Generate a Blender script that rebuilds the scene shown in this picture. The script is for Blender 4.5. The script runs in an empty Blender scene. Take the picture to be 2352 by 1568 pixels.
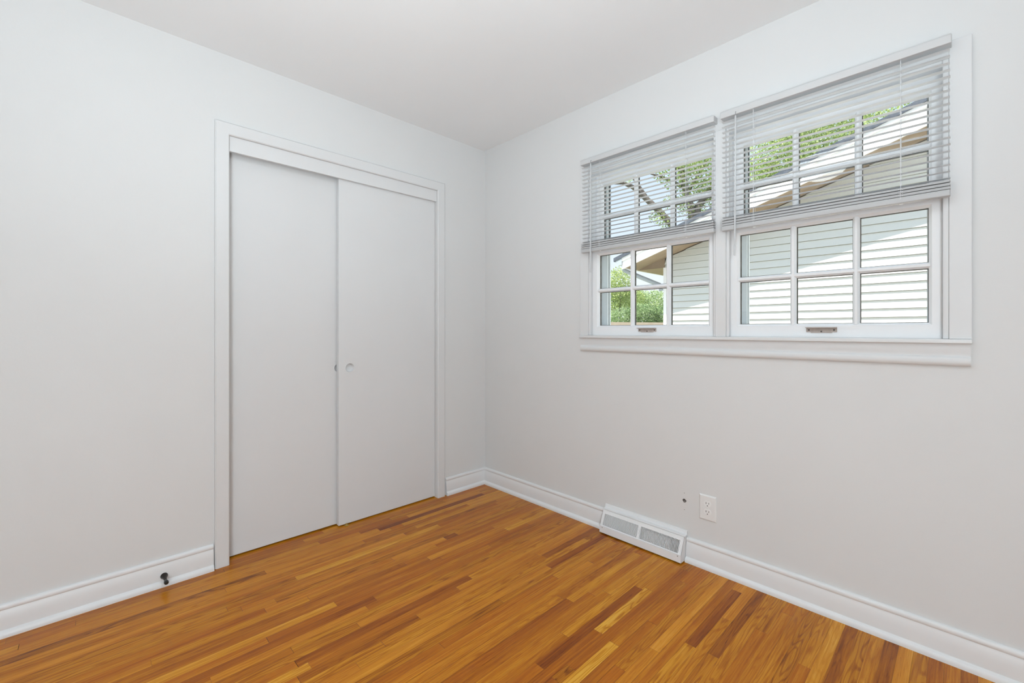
import bpy, bmesh, math, random
from mathutils import Vector, Matrix

random.seed(7)
S = bpy.context.scene
COL = S.collection
PI = math.pi

# ------------------------------------------------------------------ camera
cam_data = bpy.data.cameras.new('camera')
cam_data.sensor_width = 36.0
cam_data.lens = 36.0 * 1005.8 / 2352.0
cam_data.shift_y = -(784.0 - 758.34) / 2352.0
cam_data.clip_start = 0.02
cam = bpy.data.objects.new('camera', cam_data)
cam.location = (-2.104, -2.460, 1.121)
cam.rotation_euler = (PI / 2, 0, math.radians(45.90 - 90.0))
COL.objects.link(cam)
S.camera = cam

# ------------------------------------------------------------------ exposure
S.view_settings.view_transform = 'Standard'
S.view_settings.look = 'None'
S.view_settings.gamma = 1.0
S.view_settings.use_curve_mapping = False
S.view_settings.exposure = 0.04

# ------------------------------------------------------------------ sky and sun
SUN_DIR = Vector((1.0, -0.30, -2.0)).normalized()      # the way the light travels
W = bpy.data.worlds.new('sky'); S.world = W
W.use_nodes = True
wn, wl = W.node_tree.nodes, W.node_tree.links
wn.clear()
w_out = wn.new('ShaderNodeOutputWorld'); w_bg = wn.new('ShaderNodeBackground')
w_geo = wn.new('ShaderNodeTexCoord'); w_sep = wn.new('ShaderNodeSeparateXYZ')
w_ramp = wn.new('ShaderNodeValToRGB')
w_ramp.color_ramp.elements[0].position = 0.0; w_ramp.color_ramp.elements[0].color = (1.10, 1.12, 1.14, 1)
w_ramp.color_ramp.elements[1].position = 0.45; w_ramp.color_ramp.elements[1].color = (0.68, 0.85, 1.10, 1)
e = w_ramp.color_ramp.elements.new(0.22); e.color = (0.82, 0.95, 1.12, 1)
wl.new(w_geo.outputs['Generated'], w_sep.inputs[0]); wl.new(w_sep.outputs['Z'], w_ramp.inputs['Fac'])
w_dot = wn.new('ShaderNodeVectorMath'); w_dot.operation = 'DOT_PRODUCT'
w_dot.inputs[1].default_value = tuple(-SUN_DIR)
wl.new(w_geo.outputs['Generated'], w_dot.inputs[0])
w_glow = wn.new('ShaderNodeMapRange')                    # the sky is brighter around the sun
w_glow.inputs['From Min'].default_value = 0.2; w_glow.inputs['From Max'].default_value = 1.0
w_glow.inputs['To Min'].default_value = 1.0; w_glow.inputs['To Max'].default_value = 1.8
wl.new(w_dot.outputs['Value'], w_glow.inputs['Value'])
wl.new(w_ramp.outputs['Color'], w_bg.inputs['Color']); wl.new(w_glow.outputs['Result'], w_bg.inputs['Strength'])
wl.new(w_bg.outputs[0], w_out.inputs['Surface'])

sun_data = bpy.data.lights.new('sun', 'SUN'); sun_data.energy = 11.0; sun_data.angle = math.radians(0.6)
sun_data.color = (1.0, 0.97, 0.92)
sun = bpy.data.objects.new('sun', sun_data); COL.objects.link(sun)
sun.location = (-4, 2, 9); sun.rotation_euler = SUN_DIR.to_track_quat('-Z', 'Y').to_euler()

# added fill light behind the camera, with no real source there
fill_data = bpy.data.lights.new('behind_camera_fill', 'AREA'); fill_data.shape = 'RECTANGLE'
fill_data.size = 1.0; fill_data.size_y = 1.9; fill_data.energy = 88.0; fill_data.color = (0.822, 0.933, 1.0)
fill = bpy.data.objects.new('behind_camera_fill', fill_data); COL.objects.link(fill)
fill.location = (-2.98, -3.22, 1.25)
fill.rotation_euler = Vector((0.56, 0.83, 0.0)).to_track_quat('-Z', 'Z').to_euler()
# the photographer's flash, bounced off the ceiling behind the camera
fl_data = bpy.data.lights.new('bounced_flash', 'SPOT')
fl_data.spot_size = math.radians(125); fl_data.spot_blend = 1.0; fl_data.shadow_soft_size = 0.12
fl_data.energy = 118.0; fl_data.color = (0.822, 0.933, 1.0)
flash = bpy.data.objects.new('bounced_flash', fl_data); COL.objects.link(flash)
flash.location = (-2.40, -2.40, 0.85)
flash.rotation_euler = Vector((0.56, 0.58, 1.50)).to_track_quat('-Z', 'Y').to_euler()
LAMP_STRENGTH = 14.0

# ------------------------------------------------------------------ materials
def mat(name, color, rough=0.5, metallic=0.0, spec=0.5, coat=0.0, trans=None):
    m = bpy.data.materials.new(name); m.use_nodes = True
    b = m.node_tree.nodes['Principled BSDF']
    b.inputs['Base Color'].default_value = (*color, 1)
    b.inputs['Roughness'].default_value = rough
    b.inputs['Metallic'].default_value = metallic
    b.inputs['Specular IOR Level'].default_value = spec
    if coat: b.inputs['Coat Weight'].default_value = coat; b.inputs['Coat Roughness'].default_value = 0.15
    return m

def noisy(name, c1, c2, scale, rough=0.7, bump=0.0, detail=4.0, stretch=(1, 1, 1), spec=0.4, bump_scale=None):
    m = mat(name, c1, rough, spec=spec)
    n, l = m.node_tree.nodes, m.node_tree.links
    b = n['Principled BSDF']
    tc = n.new('ShaderNodeTexCoord'); mp = n.new('ShaderNodeMapping'); mp.inputs['Scale'].default_value = stretch
    no = n.new('ShaderNodeTexNoise'); no.inputs['Scale'].default_value = scale; no.inputs['Detail'].default_value = detail
    ra = n.new('ShaderNodeValToRGB')
    ra.color_ramp.elements[0].position = 0.3; ra.color_ramp.elements[0].color = (*c1, 1)
    ra.color_ramp.elements[1].position = 0.7; ra.color_ramp.elements[1].color = (*c2, 1)
    l.new(tc.outputs['Object'], mp.inputs[0]); l.new(mp.outputs[0], no.inputs['Vector'])
    l.new(no.outputs['Fac'], ra.inputs[0]); l.new(ra.outputs[0], b.inputs['Base Color'])
    if bump:
        n2 = n.new('ShaderNodeTexNoise'); n2.inputs['Scale'].default_value = bump_scale or scale
        n2.inputs['Detail'].default_value = 3
        l.new(mp.outputs[0], n2.inputs['Vector'])
        bp = n.new('ShaderNodeBump'); bp.inputs['Strength'].default_value = bump; bp.inputs['Distance'].default_value = 0.002
        l.new(n2.outputs['Fac'], bp.inputs['Height']); l.new(bp.outputs[0], b.inputs['Normal'])
    return m

M = {}
M['wall'] = noisy('wall_paint', (0.715, 0.712, 0.705), (0.725, 0.722, 0.715), 3.0, 0.75, 0.10, bump_scale=90)
M['ceiling'] = noisy('ceiling_paint', (0.862, 0.872, 0.878), (0.872, 0.882, 0.888), 2.0, 0.9, 0.12, bump_scale=70)
M['trim'] = noisy('trim_paint', (0.71, 0.71, 0.71), (0.72, 0.72, 0.72), 6.0, 0.35, 0.05, bump_scale=25)
M['baseboard'] = noisy('baseboard_paint', (0.78, 0.78, 0.78), (0.79, 0.79, 0.79), 6.0, 0.32, 0.05, bump_scale=25)
M['door'] = noisy('door_paint', (0.715, 0.715, 0.715), (0.725, 0.725, 0.725), 4.0, 0.42, 0.05, bump_scale=30)
M['sash'] = noisy('sash_paint', (0.83, 0.833, 0.84), (0.84, 0.843, 0.85), 8.0, 0.32, 0.05, bump_scale=30)
M['sash_glow'] = noisy('sash_painted_glow', (0.90, 0.905, 0.915), (0.91, 0.915, 0.925), 8.0, 0.32, 0.05, bump_scale=30)  # lighter white stands in for the window glow on the upper sashes
M['aluminium'] = mat('storm_aluminium', (0.74, 0.77, 0.78), 0.4, 0.1)
M['dark_rubber'] = mat('dark_rubber', (0.03, 0.035, 0.035), 0.6)
M['putty'] = noisy('old_putty', (0.06, 0.05, 0.04), (0.14, 0.12, 0.10), 40, 0.8)
M['grey_track'] = mat('grey_track', (0.10, 0.11, 0.11), 0.5)
M['steel_lift'] = noisy('brushed_lift_metal', (0.42, 0.35, 0.31), (0.50, 0.43, 0.39), 60, 0.38)
M['slot'] = mat('slot_black', (0.012, 0.012, 0.012), 0.7)
M['plastic'] = mat('white_plastic', (0.80, 0.80, 0.79), 0.3)
M['receptacle'] = mat('receptacle_plastic', (0.84, 0.84, 0.83), 0.28)
M['bronze'] = mat('dark_bronze', (0.025, 0.021, 0.019), 0.38, 0.5)
M['rubber'] = mat('black_rubber', (0.012, 0.013, 0.012), 0.5)
M['register'] = mat('register_enamel', (0.82, 0.82, 0.825), 0.34)
M['vane'] = mat('register_vane', (0.62, 0.62, 0.62), 0.5)
M['duct'] = mat('duct_dark', (0.05, 0.05, 0.05), 0.8)
M['screw'] = mat('screw_steel', (0.35, 0.35, 0.35), 0.35, 0.8)
M['screw_dark'] = mat('screw_dark', (0.10, 0.085, 0.075), 0.5, 0.5)
M['dent'] = noisy('wall_dent', (0.34, 0.33, 0.32), (0.45, 0.44, 0.43), 300, 0.9)
M['hole'] = noisy('torn_drywall', (0.02, 0.018, 0.016), (0.25, 0.22, 0.2), 260, 0.9)
M['brass'] = mat('brass_guide', (0.55, 0.40, 0.12), 0.35, 0.6)
M['wand'] = mat('clear_wand', (0.60, 0.61, 0.62), 0.2)
M['cord'] = mat('blind_cord', (0.78, 0.79, 0.80), 0.8)
M['closet'] = mat('closet_plaster', (0.30, 0.29, 0.28), 0.9)
M['siding'] = noisy('siding_vinyl', (0.62, 0.615, 0.565), (0.65, 0.645, 0.595), 1.2, 0.55, 0.05, stretch=(1, 0.3, 4))
M['fascia'] = noisy('fascia_paint', (0.82, 0.80, 0.76), (0.86, 0.84, 0.80), 3, 0.5)
M['soffit'] = noisy('soffit_plywood', (0.26, 0.185, 0.115), (0.34, 0.25, 0.165), 5, 0.7, stretch=(4, 1, 1))
M['shingle'] = noisy('roof_shingles', (0.05, 0.06, 0.075), (0.09, 0.10, 0.12), 25, 0.9, 0.3)
M['gutter'] = mat('gutter_grey', (0.33, 0.36, 0.37), 0.45)
M['bark'] = noisy('tree_bark', (0.09, 0.072, 0.06), (0.17, 0.145, 0.125), 9, 0.9, 0.5, stretch=(1, 1, 0.3))
M['grass'] = noisy('lawn_grass', (0.15, 0.18, 0.07), (0.25, 0.28, 0.14), 6, 0.9, 0.5)
M['garden_wall'] = noisy('garden_wall_render', (0.42, 0.32, 0.25), (0.46, 0.37, 0.30), 4, 0.8)
M['concrete'] = noisy('reflector_concrete', (0.40, 0.385, 0.35), (0.47, 0.455, 0.42), 5, 0.85)
M['exterior'] = mat('exterior_cladding', (0.6, 0.6, 0.58), 0.7)

def leaf_material(name, cols):
    m = mat(name, cols[1], 0.55, spec=0.3)
    n, l = m.node_tree.nodes, m.node_tree.links
    b = n['Principled BSDF']
    at = n.new('ShaderNodeAttribute'); at.attribute_name = 'tint'
    ra = n.new('ShaderNodeValToRGB')
    ra.color_ramp.elements[0].position = 0.0; ra.color_ramp.elements[0].color = (*cols[0], 1)
    ra.color_ramp.elements[1].position = 1.0; ra.color_ramp.elements[1].color = (*cols[2], 1)
    k = ra.color_ramp.elements.new(0.5); k.color = (*cols[1], 1)
    l.new(at.outputs['Fac'], ra.inputs[0]); l.new(ra.outputs[0], b.inputs['Base Color'])
    tr = n.new('ShaderNodeBsdfTranslucent'); l.new(ra.outputs[0], tr.inputs['Color'])
    mx = n.new('ShaderNodeMixShader'); mx.inputs[0].default_value = 0.45
    l.new(b.outputs[0], mx.inputs[1]); l.new(tr.outputs[0], mx.inputs[2])
    l.new(mx.outputs[0], n['Material Output'].inputs['Surface'])
    return m
M['leaf_bright'] = leaf_material('leaves_bright', [(0.13, 0.20, 0.06), (0.33, 0.43, 0.13), (0.58, 0.62, 0.29)])
M['leaf_dark'] = leaf_material('leaves_dark', [(0.13, 0.20, 0.09), (0.28, 0.39, 0.17), (0.50, 0.57, 0.31)])

def slat_material():
    m = mat('slat_enamel', (0.90, 0.90, 0.905), 0.4)
    n, l = m.node_tree.nodes, m.node_tree.links
    b = n['Principled BSDF']
    tr = n.new('ShaderNodeBsdfTranslucent'); tr.inputs['Color'].default_value = (0.95, 0.95, 0.95, 1)
    mx = n.new('ShaderNodeMixShader'); mx.inputs[0].default_value = 0.18
    l.new(b.outputs[0], mx.inputs[1]); l.new(tr.outputs[0], mx.inputs[2])
    l.new(mx.outputs[0], n['Material Output'].inputs['Surface'])
    return m
M['slat'] = slat_material()
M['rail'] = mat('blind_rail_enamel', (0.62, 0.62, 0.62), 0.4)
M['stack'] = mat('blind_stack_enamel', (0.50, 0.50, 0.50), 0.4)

def glass_material():
    m = bpy.data.materials.new('window_glass'); m.use_nodes = True
    n, l = m.node_tree.nodes, m.node_tree.links; n.clear()
    o = n.new('ShaderNodeOutputMaterial'); t = n.new('ShaderNodeBsdfTransparent'); g = n.new('ShaderNodeBsdfGlossy')
    t.inputs['Color'].default_value = (0.97, 0.985, 0.98, 1); g.inputs['Roughness'].default_value = 0.02
    mx = n.new('ShaderNodeMixShader'); mx.inputs[0].default_value = 0.03
    l.new(t.outputs[0], mx.inputs[1]); l.new(g.outputs[0], mx.inputs[2])
    l.new(mx.outputs[0], o.inputs['Surface'])
    return m
M['glass'] = glass_material()

def emission(name, color, strength):
    m = bpy.data.materials.new(name); m.use_nodes = True
    n, l = m.node_tree.nodes, m.node_tree.links; n.clear()
    o = n.new('ShaderNodeOutputMaterial'); e = n.new('ShaderNodeEmission')
    e.inputs['Color'].default_value = (*color, 1); e.inputs['Strength'].default_value = strength
    l.new(e.outputs[0], o.inputs['Surface'])
    return m

def oak_material():
    m = bpy.data.materials.new('oak_strips'); m.use_nodes = True
    n, l = m.node_tree.nodes, m.node_tree.links
    b = n['Principled BSDF']
    b.inputs['Roughness'].default_value = 0.30
    b.inputs['Specular IOR Level'].default_value = 0.24
    at = n.new('ShaderNodeAttribute'); at.attribute_name = 'plank'       # r: tone, g: seed, b: hue
    sp = n.new('ShaderNodeSeparateColor'); l.new(at.outputs['Color'], sp.inputs[0])
    tc = n.new('ShaderNodeTexCoord')
    seed = n.new('ShaderNodeCombineXYZ')
    mul = n.new('ShaderNodeMath'); mul.operation = 'MULTIPLY'; mul.inputs[1].default_value = 137.0
    l.new(sp.outputs['Green'], mul.inputs[0])
    l.new(mul.outputs[0], seed.inputs[0]); l.new(mul.outputs[0], seed.inputs[1]); l.new(mul.outputs[0], seed.inputs[2])
    add = n.new('ShaderNodeVectorMath'); add.operation = 'ADD'
    l.new(tc.outputs['Object'], add.inputs[0]); l.new(seed.outputs[0], add.inputs[1])
    # cathedral figure: distorted rings stretched along the strip
    mp1 = n.new('ShaderNodeMapping'); mp1.inputs['Scale'].default_value = (1.5, 17.0, 1.0)
    l.new(add.outputs[0], mp1.inputs[0])
    n1 = n.new('ShaderNodeTexNoise'); n1.inputs['Scale'].default_value = 1.6; n1.inputs['Detail'].default_value = 1.2
    l.new(mp1.outputs[0], n1.inputs['Vector'])
    rings = n.new('ShaderNodeMath'); rings.operation = 'MULTIPLY'; rings.inputs[1].default_value = 62.0
    l.new(n1.outputs['Fac'], rings.inputs[0])
    sn = n.new('ShaderNodeMath'); sn.operation = 'SINE'; l.new(rings.outputs[0], sn.inputs[0])
    fig = n.new('ShaderNodeMapRange'); fig.inputs['From Min'].default_value = 0.1; fig.inputs['From Max'].default_value = 1.0
    l.new(sn.outputs[0], fig.inputs['Value'])
    # fine pores and streaks
    mp2 = n.new('ShaderNodeMapping'); mp2.inputs['Scale'].default_value = (5.0, 190.0, 1.0)
    l.new(add.outputs[0], mp2.inputs[0])
    n2 = n.new('ShaderNodeTexNoise'); n2.inputs['Scale'].default_value = 1.0; n2.inputs['Detail'].default_value = 5
    n2.inputs['Roughness'].default_value = 0.65
    l.new(mp2.outputs[0], n2.inputs['Vector'])
    mp3 = n.new('ShaderNodeMapping'); mp3.inputs['Scale'].default_value = (1.4, 34.0, 1.0)
    l.new(add.outputs[0], mp3.inputs[0])
    n3 = n.new('ShaderNodeTexNoise'); n3.inputs['Scale'].default_value = 1.0; n3.inputs['Detail'].default_value = 3
    l.new(mp3.outputs[0], n3.inputs['Vector'])
    # tone = plank tone + streaks
    def madd(a, k, c):
        x = n.new('ShaderNodeMath'); x.operation = 'MULTIPLY_ADD'; x.inputs[1].default_value = k
        l.new(a, x.inputs[0])
        if isinstance(c, float): x.inputs[2].default_value = c
        else: l.new(c, x.inputs[2])
        return x.outputs[0]
    # dark pore dashes and ray flecks
    mp4 = n.new('ShaderNodeMapping'); mp4.inputs['Scale'].default_value = (28.0, 420.0, 1.0)
    l.new(add.outputs[0], mp4.inputs[0])
    n4 = n.new('ShaderNodeTexNoise'); n4.inputs['Scale'].default_value = 1.0; n4.inputs['Detail'].default_value = 2
    l.new(mp4.outputs[0], n4.inputs['Vector'])
    pore = n.new('ShaderNodeMapRange'); pore.inputs['From Min'].default_value = 0.60; pore.inputs['From Max'].default_value = 0.74
    l.new(n4.outputs['Fac'], pore.inputs['Value'])
    figw = n.new('ShaderNodeMapRange'); figw.inputs['From Min'].default_value = 0.35; figw.inputs['From Max'].default_value = 0.9
    figw.inputs['To Min'].default_value = 0.02; figw.inputs['To Max'].default_value = 0.26
    l.new(sp.outputs['Blue'], figw.inputs['Value'])
    fm = n.new('ShaderNodeMath'); fm.operation = 'MULTIPLY'
    l.new(fig.outputs['Result'], fm.inputs[0]); l.new(figw.outputs[0], fm.inputs[1])
    t = madd(sp.outputs['Red'], 0.95, 0.0)
    t = madd(n3.outputs['Fac'], 0.62, t)
    t = madd(n2.outputs['Fac'], 0.80, t)
    t = madd(fm.outputs[0], -1.0, t)
    t = madd(pore.outputs[0], -0.16, t)
    t = madd(t, 1.0, -0.63)
    ra = n.new('ShaderNodeValToRGB'); cr = ra.color_ramp
    cr.elements[0].position = 0.0; cr.elements[0].color = (0.13, 0.028, 0.003, 1)
    cr.elements[1].position = 1.0; cr.elements[1].color = (0.80, 0.40, 0.050, 1)
    for p_, c_ in ((0.25, (0.30, 0.078, 0.005)), (0.50, (0.47, 0.150, 0.007)), (0.75, (0.64, 0.255, 0.016))):
        k = cr.elements.new(p_); k.color = (*c_, 1)
    l.new(t, ra.inputs[0])
    hs = n.new('ShaderNodeHueSaturation')
    hu = n.new('ShaderNodeMapRange'); hu.inputs['To Min'].default_value = 0.496; hu.inputs['To Max'].default_value = 0.505
    l.new(sp.outputs['Blue'], hu.inputs['Value']); l.new(hu.outputs[0], hs.inputs['Hue'])
    hs.inputs['Saturation'].default_value = 1.0
    l.new(ra.outputs[0], hs.inputs['Color']); l.new(hs.outputs[0], b.inputs['Base Color'])
    bp = n.new('ShaderNodeBump'); bp.inputs['Strength'].default_value = 0.12; bp.inputs['Distance'].default_value = 0.001
    l.new(n2.outputs['Fac'], bp.inputs['Height']); l.new(bp.outputs[0], b.inputs['Normal'])
    rr = n.new('ShaderNodeMapRange'); rr.inputs['To Min'].default_value = 0.16; rr.inputs['To Max'].default_value = 0.28
    l.new(n3.outputs['Fac'], rr.inputs['Value']); l.new(rr.outputs[0], b.inputs['Roughness'])
    return m
M['oak'] = oak_material()
M['floor_gap'] = mat('floor_gap', (0.05, 0.022, 0.008), 0.9)

# ------------------------------------------------------------------ mesh helpers
def box(bm, x0, x1, y0, y1, z0, z1):
    v = [bm.verts.new(c) for c in ((x0, y0, z0), (x1, y0, z0), (x1, y1, z0), (x0, y1, z0),
                                   (x0, y0, z1), (x1, y0, z1), (x1, y1, z1), (x0, y1, z1))]
    for f in ((0, 3, 2, 1), (4, 5, 6, 7), (0, 1, 5, 4), (1, 2, 6, 5), (2, 3, 7, 6), (3, 0, 4, 7)):
        bm.faces.new([v[i] for i in f])

def bevelled(bm, w, seg=2):
    bmesh.ops.bevel(bm, geom=list(bm.edges), offset=w, segments=seg, profile=0.6, affect='EDGES', clamp_overlap=True)
    return bm

def bbox(x0, x1, y0, y1, z0, z1, w=0.002, seg=2):
    bm = bmesh.new(); box(bm, x0, x1, y0, y1, z0, z1)
    return bevelled(bm, w, seg)

def merge(bm, other):
    me = bpy.data.meshes.new('tmp'); other.to_mesh(me); bm.from_mesh(me); bpy.data.meshes.remove(me); other.free()

def loft(bm, rings, closed_ring=True, caps=True):
    vs = [[bm.verts.new(p) for p in r] for r in rings]
    n = len(rings[0])
    for a, b in zip(vs[:-1], vs[1:]):
        for i in range(n if closed_ring else n - 1):
            j = (i + 1) % n
            bm.faces.new((a[i], a[j], b[j], b[i]))
    if caps and closed_ring:
        bm.faces.new(list(reversed(vs[0]))); bm.faces.new(vs[-1])

def prism(bm, pts, fn, a, b):
    """pts: 2D polygon; fn(p, t) -> 3D point at either end."""
    loft(bm, [[fn(p, a) for p in pts], [fn(p, b) for p in pts]])

def tube(bm, pts, radii, seg=8):
    pts = [Vector(p) for p in pts]
    if not hasattr(radii, '__len__'): radii = [radii] * len(pts)
    rings = []
    for i, p in enumerate(pts):
        d = (pts[min(i + 1, len(pts) - 1)] - pts[max(i - 1, 0)]).normalized()
        q = d.to_track_quat('Z', 'Y')
        rings.append([p + q @ Vector((math.cos(2 * PI * k / seg) * radii[i], math.sin(2 * PI * k / seg) * radii[i], 0)) for k in range(seg)])
    loft(bm, rings)

def lathe(bm, prof, origin, axis, seg=24, caps=True):
    """prof: (r, h) pairs along axis."""
    q = Vector(axis).to_track_quat('Z', 'Y'); o = Vector(origin)
    rings = [[o + q @ Vector((math.cos(2 * PI * k / seg) * max(r, 1e-5), math.sin(2 * PI * k / seg) * max(r, 1e-5), h)) for k in range(seg)] for r, h in prof]
    loft(bm, rings, True, caps)

def root_of(o):
    while o.parent: o = o.parent
    return o

def props(o, label=None, cat=None, group=None, kind=None):
    if label: o['label'] = label
    if cat: o['category'] = cat
    if group: o['group'] = group
    if kind: o['kind'] = kind
    return o

def to_mesh(bm, name, m, off=Vector((0, 0, 0)), smooth=None):
    bmesh.ops.remove_doubles(bm, verts=bm.verts, dist=1e-6)
    bmesh.ops.recalc_face_normals(bm, faces=bm.faces)
    if off.length: bmesh.ops.translate(bm, verts=bm.verts, vec=-off)
    me = bpy.data.meshes.new(name); bm.to_mesh(me); bm.free()
    me.materials.append(m)
    if smooth is not None:
        me.polygons.foreach_set('use_smooth', [True] * len(me.polygons))
        me.set_sharp_from_angle(angle=math.radians(smooth))
    return me

def obj(name, bm, m, parent=None, smooth=None):
    if parent is None:
        lo = Vector((min(v.co.x for v in bm.verts), min(v.co.y for v in bm.verts), min(v.co.z for v in bm.verts)))
        hi = Vector((max(v.co.x for v in bm.verts), max(v.co.y for v in bm.verts), max(v.co.z for v in bm.verts)))
        loc = Vector(((lo.x + hi.x) / 2, (lo.y + hi.y) / 2, lo.z))
    else:
        loc = root_of(parent).location.copy()
    me = to_mesh(bm, name, m, loc, smooth)
    o = bpy.data.objects.new(name, me); COL.objects.link(o)
    if parent is None: o.location = loc
    else: o.parent = parent
    return o

def thing(name, loc, label, cat, group=None, kind=None):
    o = bpy.data.objects.new(name, None); o.empty_display_size = 0.05
    o.location = loc; COL.objects.link(o)
    return props(o, label, cat, group, kind)

def structure(name, bm, m, label, cat, smooth=None):
    return props(obj(name, bm, m, None, smooth), label, cat, kind='structure')

def cut(bm, cutters):
    """bm minus every cutter bmesh (exact boolean); returns a new bmesh."""
    def tmp(b):
        bmesh.ops.recalc_face_normals(b, faces=b.faces)
        me = bpy.data.meshes.new('tmp'); b.to_mesh(me); b.free()
        o = bpy.data.objects.new('tmp', me); COL.objects.link(o); return o
    t = tmp(bm); cs = [tmp(c) for c in cutters]
    for c in cs:
        md = t.modifiers.new('b', 'BOOLEAN'); md.operation = 'DIFFERENCE'; md.solver = 'EXACT'; md.object = c
    dg = bpy.context.evaluated_depsgraph_get(); dg.update()
    me = bpy.data.meshes.new_from_object(t.evaluated_get(dg))
    out = bmesh.new(); out.from_mesh(me)
    bpy.data.meshes.remove(me)
    for o in [t] + cs:
        d = o.data; bpy.data.objects.remove(o); bpy.data.meshes.remove(d)
    return out

# ------------------------------------------------------------------ room shell
H = 2.44
XB, YN = -3.10, -3.40            # back wall, near wall (both behind the camera)
CX0, CX1 = -1.617, -0.425        # closet opening
CZ = 2.055
WT = 0.12

bm = bmesh.new()                 # closet wall with its opening
box(bm, XB, CX0, 0, WT, 0, H); box(bm, CX1, 0.16, 0, WT, 0, H); box(bm, CX0, CX1, 0, WT, CZ, H)
structure('wall_left', bm, M['wall'], 'white painted wall with the sliding closet doors', 'wall')

WY0, WY1, WZ0, WZ1 = -2.425, -0.935, 1.070, 2.075     # window opening
bm = bmesh.new(); box(bm, 0, 0.11, YN, 0, 0, H)
wopen = bmesh.new(); box(wopen, -0.1, 0.3, WY0, WY1, WZ0, WZ1)
hole = bmesh.new(); lathe(hole, [(0.0062, -0.02), (0.0062, 0.03)], (0, -1.505, 0.285), (1, 0, 0), 14)
structure('wall_right', cut(bm, [wopen, hole]), M['wall'], 'white painted wall with the double window and the floor register', 'wall')

bm = bmesh.new(); box(bm, XB - 0.1, XB, YN - 0.1, 0.12, 0, H)
structure('wall_back', bm, M['wall'], 'white painted wall behind the camera, left of it', 'wall')
bm = bmesh.new(); box(bm, XB, 0.11, YN - 0.1, YN, 0, H)
structure('wall_near', bm, M['wall'], 'white painted wall behind the camera, facing the closet', 'wall')
bm = bmesh.new(); box(bm, XB - 0.1, 0.16, YN - 0.1, 0.8, H, H + 0.12)
structure('ceiling', bm, M['ceiling'], 'flat white ceiling', 'ceiling')
bm = bmesh.new()                 # inside of the closet
box(bm, CX0 - 0.3, CX1 + 0.3, 0.70, 0.74, 0, H); box(bm, CX0 - 0.34, CX0 - 0.3, WT, 0.74, 0, H); box(bm, CX1 + 0.3, CX1 + 0.34, WT, 0.74, 0, H)
structure('wall_closet', bm, M['closet'], 'dim plaster lining inside the closet, behind its sliding doors', 'wall')

# ---- oak strip floor: one mesh, every strip with its own tone, grain seed and hue
PW = 0.0384
def row_of(y): return math.floor((y + 1.378) / PW)
special = {}                      # row -> [(x0, x1, tone, hue)]
def plank(y, x0, x1, tone, hue=0.5): special.setdefault(row_of(y), []).append((x0, x1, tone, hue))
plank(-0.165, -0.928, -0.16, 0.10, 0.1);  plank(-0.165, -1.75, -0.928, 0.62)
plank(-0.120, -1.02, -0.72, 0.34, 0.2)
plank(-0.205, -0.80, 0.0, 0.66, 0.7);     plank(-0.245, -1.05, -0.35, 0.34)
plank(-0.525, -0.72, -0.645, 0.12)
plank(-0.555, -1.95, -1.440, 0.60, 0.6);  plank(-0.555, -1.440, -0.80, 0.52)
plank(-0.670, -2.05, -1.374, 0.70, 0.6);  plank(-0.670, -1.374, -0.857, 0.40, 0.2)
plank(-0.750, -2.30, -1.240, 0.22, 0.2);  plank(-0.750, -1.240, -0.60, 0.50)
plank(-0.905, -0.857, -0.30, 0.64, 0.7);  plank(-0.905, -1.60, -0.857, 0.22, 0.3)
plank(-0.940, -2.20, -1.570, 0.74, 0.8);  plank(-0.940, -1.57, -0.95, 0.38, 0.3)
plank(-0.41, -2.6, -1.701, 0.60, 0.6);    plank(-0.525, -2.3, -1.593, 0.36, 0.1)
plank(-1.325, -1.30, -0.667, 0.26, 0.2);  plank(-1.325, -0.667, -0.12, 0.64, 0.6)
plank(-1.170, -0.576, -0.10, 0.62, 0.6);  plank(-1.170, -1.2, -0.576, 0.40, 0.2)
plank(-1.400, -0.511, -0.06, 0.68, 0.6);  plank(-1.400, -1.3, -0.511, 0.50, 0.5)
plank(-1.440, -0.843, -0.30, 0.62, 0.7);  plank(-1.440, -1.6, -0.843, 0.44)
plank(-1.475, -1.02, -0.380, 0.16, 0.2);  plank(-1.475, -0.38, 0.0, 0.60, 0.6)
plank(-1.515, -0.740, -0.36, 0.80, 0.9);  plank(-1.515, -1.35, -0.740, 0.36, 0.2)
plank(-1.590, -1.20, -0.750, 0.92, 0.9);  plank(-1.590, -0.750, -0.2, 0.52, 0.5)
plank(-1.670, -1.25, -0.835, 0.44, 0.0);  plank(-1.630, -1.05, -0.55, 0.40, 0.3)
plank(-1.790, -1.10, -0.562, 0.72, 0.8);  plank(-1.790, -0.562, -0.1, 0.24, 0.2)
plank(-1.555, -0.95, -0.10, 0.34, 0.2)
bm = bmesh.new()
cl = bm.loops.layers.float_color.new('plank')
rng = random.Random(21)
r = row_of(0.12)
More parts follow.
